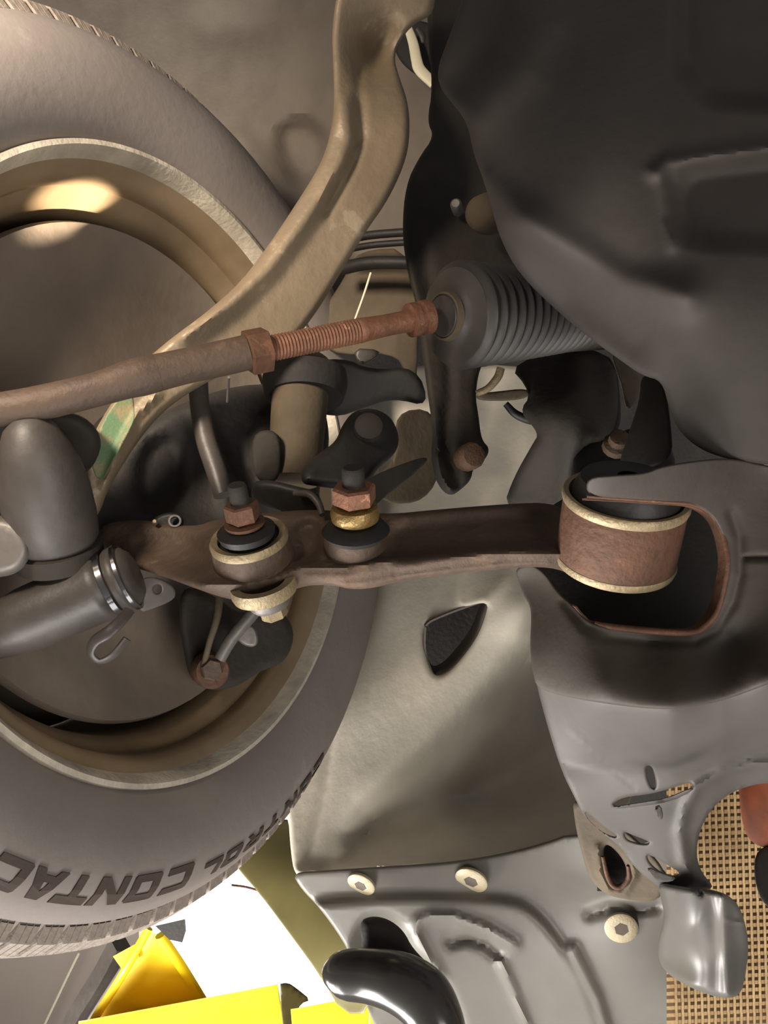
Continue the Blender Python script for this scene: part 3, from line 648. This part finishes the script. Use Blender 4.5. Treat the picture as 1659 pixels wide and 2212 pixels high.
gb = panel('black_bracket', [(1384, 815), (1405, 808), (1430, 815), (1440, 850), (1450, 920), (1454, 990), (1400, 1015), (1330, 1025), (1350, 960), (1370, 900), (1382, 860)], [(1400, 830, .46), (1440, 980, .44), (1340, 1010, .47)], 'dark', thick=.02, er=10)
tag(gb, 'black upright bracket tucked behind the undertray corner', 'bracket')
ft = panel('heat_foil', [(1315, 755), (1350, 760), (1372, 800), (1386, 830), (1376, 870), (1352, 890), (1345, 840)], [(1340, 780, .52), (1370, 860, .50)], 'tan', thick=.004, er=6, step=6,
           feats=[('ridge', [(1340, 775), (1362, 800)], .002, 5), ('ridge', [(1348, 800), (1372, 830)], .003, 5), ('ridge', [(1352, 830), (1372, 850)], .002, 5)])
tag(ft, 'crinkled tan foil strip beside the undertray edge', 'foil')
cb = sweep('cable', [(1082, 795, .58, 9), (1075, 815, .58, 9), (1055, 838, .58, 8), (1030, 850, .58, 7)], 'cream', n=12)
tag(cb, 'short curved tan cable under the ribbed bellows', 'cable')
fp = panel('flat_lug', [(1028, 850), (1070, 846), (1140, 838), (1146, 856), (1110, 866), (1030, 866)], [(1080, 855, .59)], 'tan', thick=.006, er=4, step=7)
tag(fp, 'flat tan metal lug below the curved cable', 'lug')
ch = sweep('black_hose', [(1092, 872, .60, 7), (1115, 895, .60, 9), (1150, 908, .60, 10), (1180, 905, .60, 10)], 'rubber', n=12)
tag(ch, 'short black hose in front of the pale grey liner', 'hose')

# ================================================================== undertray, upper right
ut = panel('undertray', [(1010, -90), (1000, 0), (966, 90), (944, 150), (950, 190), (975, 220), (1010, 265), (1022, 330), (1045, 390), (1062, 450), (1082, 520), (1120, 590), (1190, 660), (1270, 728), (1340, 778), (1388, 812), (1430, 822), (1445, 880),
                         (1465, 930), (1510, 970), (1570, 992), (1660, 1006), (1860, 1010), (1860, -90)],
    [(1000, 0, .47), (950, 150, .47), (1020, 300, .445), (1060, 450, .435), (1200, 660, .43), (1340, 775, .402), (1450, 900, .383), (1560, 985, .375), (1250, 200, .40), (1300, 450, .385), (1450, 650, .365), (1600, 850, .36), (1650, 300, .37), (1850, 1000, .37), (1850, -60, .38), (1200, 0, .43), (1700, 700, .35), (1160, 620, .425), (1120, 480, .405)],
    'tray', step=7, er=14, ed=.006, thick=.003,
    feats=[('pocket', [(1464, -120), (1464, 60), (1462, 140), (1500, 170), (1528, 214), (1620, 222), (1900, 225), (1900, -120)], .015, 26),
           ('pocket', [(1455, 372), (1600, 352), (1900, 322), (1900, 545), (1640, 525), (1452, 518)], .010, 30),
           ('ridge', [(1412, 372), (1440, 350), (1530, 336), (1700, 314)], .0035, 17),
           ('ridge', [(1425, 380), (1450, 470), (1452, 530)], .002, 16),
           ('ridge', [(1046, 400), (1110, 460), (1230, 540), (1340, 610), (1480, 640)], .0075, 40),
           ('ridge', [(1100, 520), (1230, 620), (1370, 740)], -.003, 34),
           ('ridge', [(1030, 240), (1120, 140), (1170, 40), (1180, -40)], .0085, 55),
           ('ridge', [(1000, 170), (1060, 90), (1100, -20)], -.005, 40)])
tag(ut, 'large dark brown plastic undertray with moulded pockets, upper right', 'undertray')

# ================================================================== crossmember and grey splash shield, right
sh = root('splash_shield', 'grey plastic splash shield with cracked slits and a round vent edge', 'shield', P(1400, 1600, .42))
SO = [(1266, 1030), (1330, 1026), (1395, 1022), (1430, 1006), (1540, 990), (1600, 992), (1645, 1004), (1860, 1040), (1860, 1692), (1700, 1690), (1640, 1692), (1585, 1708), (1540, 1742), (1512, 1790), (1503, 1845), (1515, 1885), (1548, 1922),
      (1490, 1918), (1440, 1928), (1408, 1905), (1368, 1872), (1340, 1828), (1300, 1800), (1262, 1765), (1240, 1720), (1215, 1670), (1192, 1600), (1172, 1530), (1152, 1460), (1144, 1400), (1148, 1330), (1144, 1306), (1130, 1285), (1120, 1255), (1112, 1228),
      (1145, 1218), (1176, 1236), (1205, 1280), (1242, 1312), (1262, 1336), (1290, 1352), (1400, 1364), (1490, 1368), (1524, 1352), (1550, 1320), (1566, 1260), (1572, 1210), (1560, 1150), (1538, 1112), (1500, 1090), (1440, 1084), (1350, 1078), (1268, 1074)]
SHC = [(1266, 1050, .371), (1350, 1070, .369), (1460, 1040, .368), (1540, 1020, .372), (1650, 1020, .38), (1850, 1100, .36), (1600, 1200, .378), (1560, 1350, .378), (1400, 1390, .392), (1250, 1350, .402), (1130, 1260, .455), (1150, 1420, .425), (1172, 1530, .42), (1300, 1490, .378), (1450, 1515, .362), (1650, 1465, .350), (1580, 1380, .380),
     (1850, 1450, .345), (1450, 1700, .375), (1230, 1710, .405), (1340, 1830, .41), (1450, 1900, .405), (1600, 1690, .375), (1540, 1900, .40), (1850, 1690, .37), (1300, 1640, .39)]
CR = [(1100, 1440), (1180, 1490), (1300, 1515), (1450, 1530), (1560, 1508), (1660, 1470), (1900, 1400)]
SF = [('slope', CR, .00020, 5),
      ('ridge', [(1220, 1300), (1262, 1352), (1310, 1376), (1400, 1384), (1500, 1386), (1550, 1360), (1585, 1300), (1600, 1240), (1598, 1160), (1580, 1110)], -.0022, 11),
      ('ridge', [(1610, 1205), (1700, 1204), (1860, 1204)], -.003, 5),
      ('ridge', [(1850, 1650), (1700, 1648), (1630, 1650), (1560, 1668), (1505, 1700), (1478, 1745), (1468, 1800), (1478, 1860), (1500, 1900)], .0042, 12),
      ('ridge', [(1228, 1570), (1260, 1600), (1310, 1650), (1370, 1700)], -.0012, 4)]
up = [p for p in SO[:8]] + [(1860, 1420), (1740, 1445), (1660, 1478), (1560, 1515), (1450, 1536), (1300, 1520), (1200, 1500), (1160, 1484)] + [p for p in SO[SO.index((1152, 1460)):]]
xm = root('crossmember', 'crossmember coloured dark for shade, with a rusty rimmed opening around the bushing', 'crossmember', P(1500, 1250, .40))
panel('shade_sheet', up, [(c[0], c[1], c[2] - .0022) for c in SHC], 'crossmember', xm, step=6, er=5, ed=.0016, thick=.0028, feats=SF)  # sheet laid over the shield top, its dark colour stands in for shade
lo_ = [(1150, 1440), (1300, 1490), (1450, 1505), (1560, 1480), (1660, 1440), (1860, 1390)] + [p for p in SO[8:SO.index((1152, 1460))]]
panel('shield_body', lo_, SHC, 'shield', sh, step=9, er=7, ed=.003, thick=.0028,
    holes=[[(1322, 1738), (1345, 1722), (1400, 1716), (1440, 1706), (1488, 1690), (1500, 1697), (1470, 1714), (1440, 1724), (1380, 1733), (1335, 1742)],
           [(1394, 1656), (1403, 1652), (1412, 1662), (1418, 1700), (1408, 1704), (1398, 1680)],
           [(1348, 1796), (1362, 1802), (1404, 1818), (1398, 1823), (1372, 1820), (1352, 1812)],
           [(1396, 1846), (1412, 1850), (1440, 1868), (1470, 1884), (1458, 1893), (1428, 1884), (1405, 1866)],
           [(1262, 1754), (1278, 1762), (1310, 1790), (1334, 1806), (1325, 1808), (1298, 1796), (1270, 1770)]],
    feats=SF)
ribbon('opening_flange', [(1268, 1076, .372), (1350, 1080, .370), (1440, 1086, .371), (1500, 1092, .374), (1538, 1114, .384), (1560, 1150, .38), (1572, 1210, .377), (1566, 1262, .377), (1550, 1320, .379), (1524, 1352, .381), (1490, 1367, .383), (1400, 1363, .387), (1290, 1350, .397), (1262, 1334, .401), (1242, 1311, .405)], .009, 4, 'rust', xm)
sweep('opening_lip', [(1268, 1072, .371, 3.5), (1350, 1078, .369, 3.5), (1440, 1084, .370, 4), (1500, 1090, .373, 4.5), (1538, 1112, .381, 5), (1560, 1150, .378, 5), (1572, 1210, .375, 5), (1566, 1262, .375, 5), (1550, 1320, .377, 6), (1524, 1352, .379, 7), (1490, 1367, .381, 7), (1400, 1363, .385, 7), (1310, 1353, .394, 7), (1286, 1346, .397, 5)], 'rust', xm, n=12)
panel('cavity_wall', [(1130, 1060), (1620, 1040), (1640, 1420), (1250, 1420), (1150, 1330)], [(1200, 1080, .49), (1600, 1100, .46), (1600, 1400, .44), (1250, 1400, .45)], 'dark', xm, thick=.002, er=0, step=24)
panel('torn_flap', [(1326, 1742), (1380, 1733), (1440, 1724), (1494, 1700), (1500, 1706), (1450, 1732), (1385, 1742), (1330, 1748)], [(1330, 1745, .388), (1500, 1700, .372)], 'shield', sh, thick=.002, er=3, step=6, sm=1)
panel('torn_flap', [(1412, 1742), (1428, 1738), (1434, 1768), (1422, 1772)], [(1422, 1750, .378)], 'shield', sh, thick=.002, er=2, step=6, sm=1)
panel('torn_flap', [(1398, 1870), (1430, 1885), (1462, 1895), (1450, 1905), (1420, 1905), (1402, 1890)], [(1430, 1890, .393)], 'shield', sh, thick=.002, er=3, step=6, sm=1)

# ---- rusty slotted bracket under the shield
sb = panel('slotted_bracket', [(1236, 1720), (1290, 1750), (1350, 1790), (1425, 1860), (1440, 1900), (1425, 1948), (1360, 1945), (1305, 1932), (1272, 1895), (1256, 1840), (1242, 1780)],
           [(1240, 1740, .50), (1400, 1850, .48), (1300, 1920, .50), (1420, 1940, .485)], 'tan', holes=[[(1304, 1828), (1316, 1824), (1340, 1848), (1353, 1872), (1352, 1898), (1340, 1912), (1324, 1910), (1312, 1890), (1304, 1862)]],
           step=7, er=7, ed=.003, thick=.006, feats=[('ridge', [(1290, 1830), (1296, 1880), (1315, 1925), (1350, 1928), (1372, 1895), (1365, 1860)], .003, 7)])
sweep('slot_rim', [(1302, 1850, .492, 4), (1312, 1892, .492, 5), (1326, 1914, .491, 6), (1344, 1914, .49, 6), (1358, 1896, .488, 5), (1357, 1870, .487, 4)], 'rust', sb, n=10)
sbk = panel('backing_plate', [(1290, 1815), (1375, 1815), (1375, 1925), (1290, 1925)], [(1330, 1870, .51)], 'dark', sb, er=0, step=14, sm=0)
for q_ in (sbk, bpy.data.objects['slot_rim']):
    q_.parent = sb
tag(sb, 'tan rusty bracket with an oval slot under the cracked shield', 'bracket')

# ================================================================== bumper lower panel
bm = root('bumper_panel', 'light grey moulded bumper underside with raised curved shapes', 'bumper', P(1000, 2000, .6))
BC = [(640, 1900, .66), (760, 1905, .655), (1017, 1900, .65), (1250, 1880, .635), (1430, 1940, .61), (1340, 2005, .62), (760, 2060, .655), (900, 2200, .655), (1100, 2200, .655), (1300, 2200, .64), (1500, 2200, .62), (1450, 2080, .615), (1000, 2400, .68), (1500, 2400, .65), (1100, 2050, .645), (700, 2400, .67)]
panel('underside', [(630, 1884), (700, 1880), (850, 1870), (1000, 1860), (1150, 1830), (1260, 1790), (1440, 1860), (1480, 2000), (1490, 2100), (1508, 2160), (1530, 2240), (1550, 2330), (860, 2330), (780, 2150), (765, 2080), (740, 2030), (690, 1960), (650, 1920)], BC, 'bumper', bm, step=9, er=9, ed=.004, thick=.003,
      holes=[], feats=[('pocket', [(670, 1952), (720, 1946), (850, 1936), (1000, 1938), (1110, 1944), (1160, 1972), (1215, 2040), (1262, 2120), (1300, 2230), (1330, 2400), (700, 2400), (760, 2080), (700, 1990)], -.007, 14),
             ('ridge', [(1236, 2050), (1262, 2100), (1290, 2160), (1320, 2260)], .006, 12),
             ('ridge', [(950, 2110), (920, 2060), (897, 2015), (902, 1990), (930, 1978), (980, 1980), (1050, 2005), (1110, 2040)], .0045, 11),
             ('ridge', [(1078, 2072), (1110, 2140), (1145, 2230)], .004, 8),
             ('ridge', [(975, 2036), (1010, 2028), (1050, 2040), (1076, 2064)], -.006, 11),
             ('pocket', [(785, 1995), (830, 1985), (870, 2010), (885, 2060), (950, 2120), (1000, 2230), (990, 2330), (820, 2330), (760, 2100)], .022, 24),
             ('ridge', [(1275, 1975), (1320, 1960), (1380, 1966), (1420, 1960)], -.004, 10)])
panel('side_face', [(480, 1830), (560, 1770), (660, 1770), (668, 1890), (700, 1945), (750, 2035), (790, 2100), (800, 2190), (740, 2190), (690, 2105), (622, 2012), (562, 1932), (518, 1882)], [(500, 1830, .95), (650, 1800, .92), (660, 1900, .85), (760, 2060, .72), (740, 2180, .72), (600, 1960, .86)], 'olive', bm, step=9, er=4, ed=.002, thick=.003, sm=1)  # olive tint stands in for yellow glare reflected on this face
for i_, (px, py, rr, lb) in enumerate(((780, 1911, 30, 'leftmost cream star screw on the bumper flange'), (1018, 1902, 34, 'middle cream star screw on the bumper flange, under the liner'), (1342, 2005, 34, 'cream star screw set alone below the slotted bracket'))):
    d = float(tps(BC)(np.array([[px, py]], float))[0]) - .0035; R_ = rr / F * d
    s_ = root('screw', lb, 'screw', P(px, py, d), 'cream screws along the bumper flange')
    axs = Vector((-.34, -.82, -.46) if i_ < 2 else (-.12, -.95, -.2)).normalized()
    hd = lathe('screw_head', P(px, py, d), axs, [(R_ * 1.02, -.002), (R_ * 1.05, .0003), (R_ * .95, .0012), (R_ * .45, .0014), (.0001, .0014)], 'screw', s_, n=40)
    lathe('star_recess', P(px, py, d), axs, [(R_ * .46, .0010), (R_ * .46, .0016), (R_ * .2, .0016)], 'disc_dark', hd, n=6)

# ---- air duct box below the vent
dc = panel('air_duct', [(1420, 1905), (1470, 1915), (1550, 1922), (1590, 1945), (1608, 1985), (1618, 2040), (1612, 2100), (1600, 2152), (1560, 2158), (1500, 2138), (1446, 2108), (1424, 2080), (1420, 2040), (1436, 1980), (1428, 1940)],
           [(1430, 1920, .43), (1560, 1930, .405), (1610, 2050, .425), (1590, 2150, .42), (1430, 2080, .46), (1500, 2130, .425), (1500, 2000, .41)], 'duct', step=5, er=12, ed=.006, thick=.010,
           feats=[('ridge', [(1562, 1930), (1566, 2000), (1570, 2080), (1572, 2150)], .006, 15), ('ridge', [(1572, 1988), (1615, 1995)], .002, 4), ('ridge', [(1500, 1912), (1515, 1930)], -.003, 5)])
tag(dc, 'light grey plastic air duct box at the lower right', 'duct')

# ---- woven mesh screen behind the round vent and duct
verts = []; faces = []
def addbar(p, q, w, dpt):
    p = np.array(p, float); q = np.array(q, float); t = (q - p) / np.linalg.norm(q - p); nx = np.array([-t[1], t[0]]) * w
    b = len(verts); d0, d1 = dpt
    for c, dd in ((p - nx, d0), (p + nx, d0), (q + nx, d0), (q - nx, d0), (p - nx, d1), (p + nx, d1), (q + nx, d1), (q - nx, d1)): verts.append(P(c[0], c[1], dd))
    for f in ([0, 1, 2, 3], [7, 6, 5, 4], [4, 5, 1, 0], [5, 6, 2, 1], [6, 7, 3, 2], [7, 4, 0, 3]): faces.append([b + k for k in f])
mz = root('mesh_screen', 'straw coloured woven mesh screen seen through the round vent', 'mesh', P(1600, 1900, .56))
y = 1670
while y < 2300:
    addbar((1440, y + 12), (1800, y - 6), 4.4 if y < 1960 else 4.0, (.560, .562)); y += 15.5
x = 1474
x = 1446
while x < 1800:
    for yy in range(1660, 2300, 31): addbar((x + (yy - 1660) * .03, yy), (x + (yy - 1660) * .03, yy + 31), 2.6, (.5585, .5625))
    x += 14
link('mesh_weave', verts, faces, 'mesh', mz, smooth=False, kind='stuff')
panel('mesh_backing', [(1440, 1620), (1850, 1620), (1850, 2330), (1440, 2330)], [(1500, 1700, .585), (1700, 1900, .585), (1500, 2300, .585)], 'mesh_back', mz, step=40, er=0, sm=0)
op = panel('reflector_housing', [(1590, 1640), (1720, 1640), (1720, 1830), (1650, 1835), (1612, 1810), (1600, 1760), (1596, 1700)], [(1600, 1700, .50), (1700, 1700, .47), (1640, 1820, .50)], 'orange', er=20, ed=.012, thick=.02)
tag(op, 'blurry orange brown part at the right edge inside the vent', 'lamp housing')
dp = panel('vent_bracket', [(1632, 1830), (1700, 1822), (1720, 1990), (1650, 1960), (1628, 1900)], [(1650, 1850, .49), (1700, 1960, .48)], 'dark', er=12, thick=.02)
tag(dp, 'dark bracket at the right edge below the orange part', 'bracket')

# ---- glossy black pad
gp = root('glossy_trim', 'glossy black rounded trim with a chrome end beside the yellow lift arm', 'trim piece', P(850, 2120, .56))
sweep('trim_body', [(722, 2118, .575, 20), (728, 2112, .574, 42), (752, 2106, .572, 50), (800, 2108, .566, 54), (860, 2122, .556, 60), (912, 2154, .548, 64), (942, 2205, .54, 60), (958, 2270, .535, 56)], 'gloss', gp, n=36)
panel('trim_shroud', [(775, 1992), (800, 1978), (838, 1984), (872, 2010), (892, 2050), (940, 2095), (900, 2140), (760, 2120), (785, 2050)], [(800, 1990, .598), (870, 2050, .585), (900, 2110, .565), (790, 2100, .575)], 'dark', gp, step=8, er=22, ed=.010, thick=.01)
sweep('chrome_end', [(742, 2150, .575, 8), (756, 2146, .57, 14), (785, 2146, .566, 18), (820, 2156, .562, 16), (836, 2166, .56, 8)], 'chrome', gp, n=20)

# ================================================================== yellow lift arms
lf = root('vehicle_lift', 'bright yellow lift arm with a triangular web behind the tyre', 'lift', P(420, 2150, 1.0))
panel('web', [(315, 2010), (350, 2020), (440, 2160), (420, 2230), (190, 2230), (210, 2195)], [(340, 2030, 1.02), (420, 2200, 1.03), (220, 2200, 1.08)], 'yellow', lf, thick=.006, er=0, sm=0, step=16)
sweep('web_rib', [(322, 2005, 1.0, 9), (262, 2110, 1.0, 9), (205, 2200, 1.05, 9), (190, 2240, 1.06, 9)], 'yellow', lf, n=8, flat=.8)
sweep('web_rib', [(346, 2020, .99, 12), (390, 2085, 1.01, 12), (436, 2160, 1.04, 12)], 'yellow', lf, n=8, flat=.8)
panel('gusset', [(244, 2066), (300, 2035), (300, 2070), (262, 2092)], [(270, 2070, 1.03)], 'yellow', lf, thick=.006, er=0, sm=0, step=12)
def beam(name, a, b, c, dpt, m, parent):
    """box beam: front face quad in px plus depth"""
    q = [P(*a), P(*b), P(*c)]; fourth = q[0] + (q[2] - q[1]); fr_ = q + [fourth]; bk_ = [p + Vector((0, dpt, 0)) for p in fr_]
    return link(name, fr_ + bk_, [[0, 1, 2, 3], [7, 6, 5, 4], [0, 4, 5, 1], [1, 5, 6, 2], [2, 6, 7, 3], [3, 7, 4, 0]], m, parent, smooth=False)
panel('box_beam', [(170, 2206), (600, 2126), (632, 2330), (160, 2330)], [(180, 2210, .97), (600, 2130, .97), (600, 2300, 1.05), (200, 2300, 1.03)], 'yellow', lf, thick=.10, er=5, ed=.003, sm=0, step=16)
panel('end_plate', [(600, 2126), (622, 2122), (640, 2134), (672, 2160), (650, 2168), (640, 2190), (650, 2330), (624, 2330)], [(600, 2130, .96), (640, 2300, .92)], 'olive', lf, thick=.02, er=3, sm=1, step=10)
lp = root('lift_pad', 'yellow lift pad block, rightmost yellow piece below the glossy trim', 'lift', P(740, 2190, .8))
panel('pad_block', [(628, 2180), (800, 2148), (790, 2330), (640, 2330)], [(640, 2190, .80), (800, 2160, .80), (700, 2300, .86)], 'yellow', lp, thick=.03, er=4, ed=.002, sm=0, step=14)
panel('pad_side', [(800, 2148), (822, 2160), (900, 2240), (930, 2330), (792, 2330)], [(800, 2160, .80), (900, 2300, .82)], 'yellow', lp, thick=.02, er=3, ed=.002, sm=0, step=14)
# post behind the lift, lower left
pst = root('lift_post', 'grey brown lift post leaning at the lower left behind the tyre', 'post', P(200, 2150, 1.3))
sweep('post_tube', [(262, 2040, 1.3, 28), (225, 2110, 1.3, 28), (170, 2200, 1.3, 28), (120, 2300, 1.3, 28)], 'boot', pst, n=4)
sweep('post_edge', [(285, 2060, 1.25, 6), (250, 2115, 1.25, 6), (190, 2210, 1.25, 6), (140, 2300, 1.25, 6)], 'liner_dark', pst, n=8)

dt = panel('dark_flap', [(335, 2000), (400, 1985), (402, 2010), (394, 2036), (366, 2030)], [(370, 2010, .97)], 'dark', thick=.004, er=0, sm=0, step=12)
tag(dt, 'small dark triangular flap against the bright window beside the tyre', 'flap')
ow = sweep('brown_wire', [(500, 1912, 1.0, 2.5), (530, 1916, 1.0, 2.5), (560, 1924, .98, 2.5)], 'rust', n=8)
tag(ow, 'thin brown wire crossing the bright window beside the tyre', 'wire')
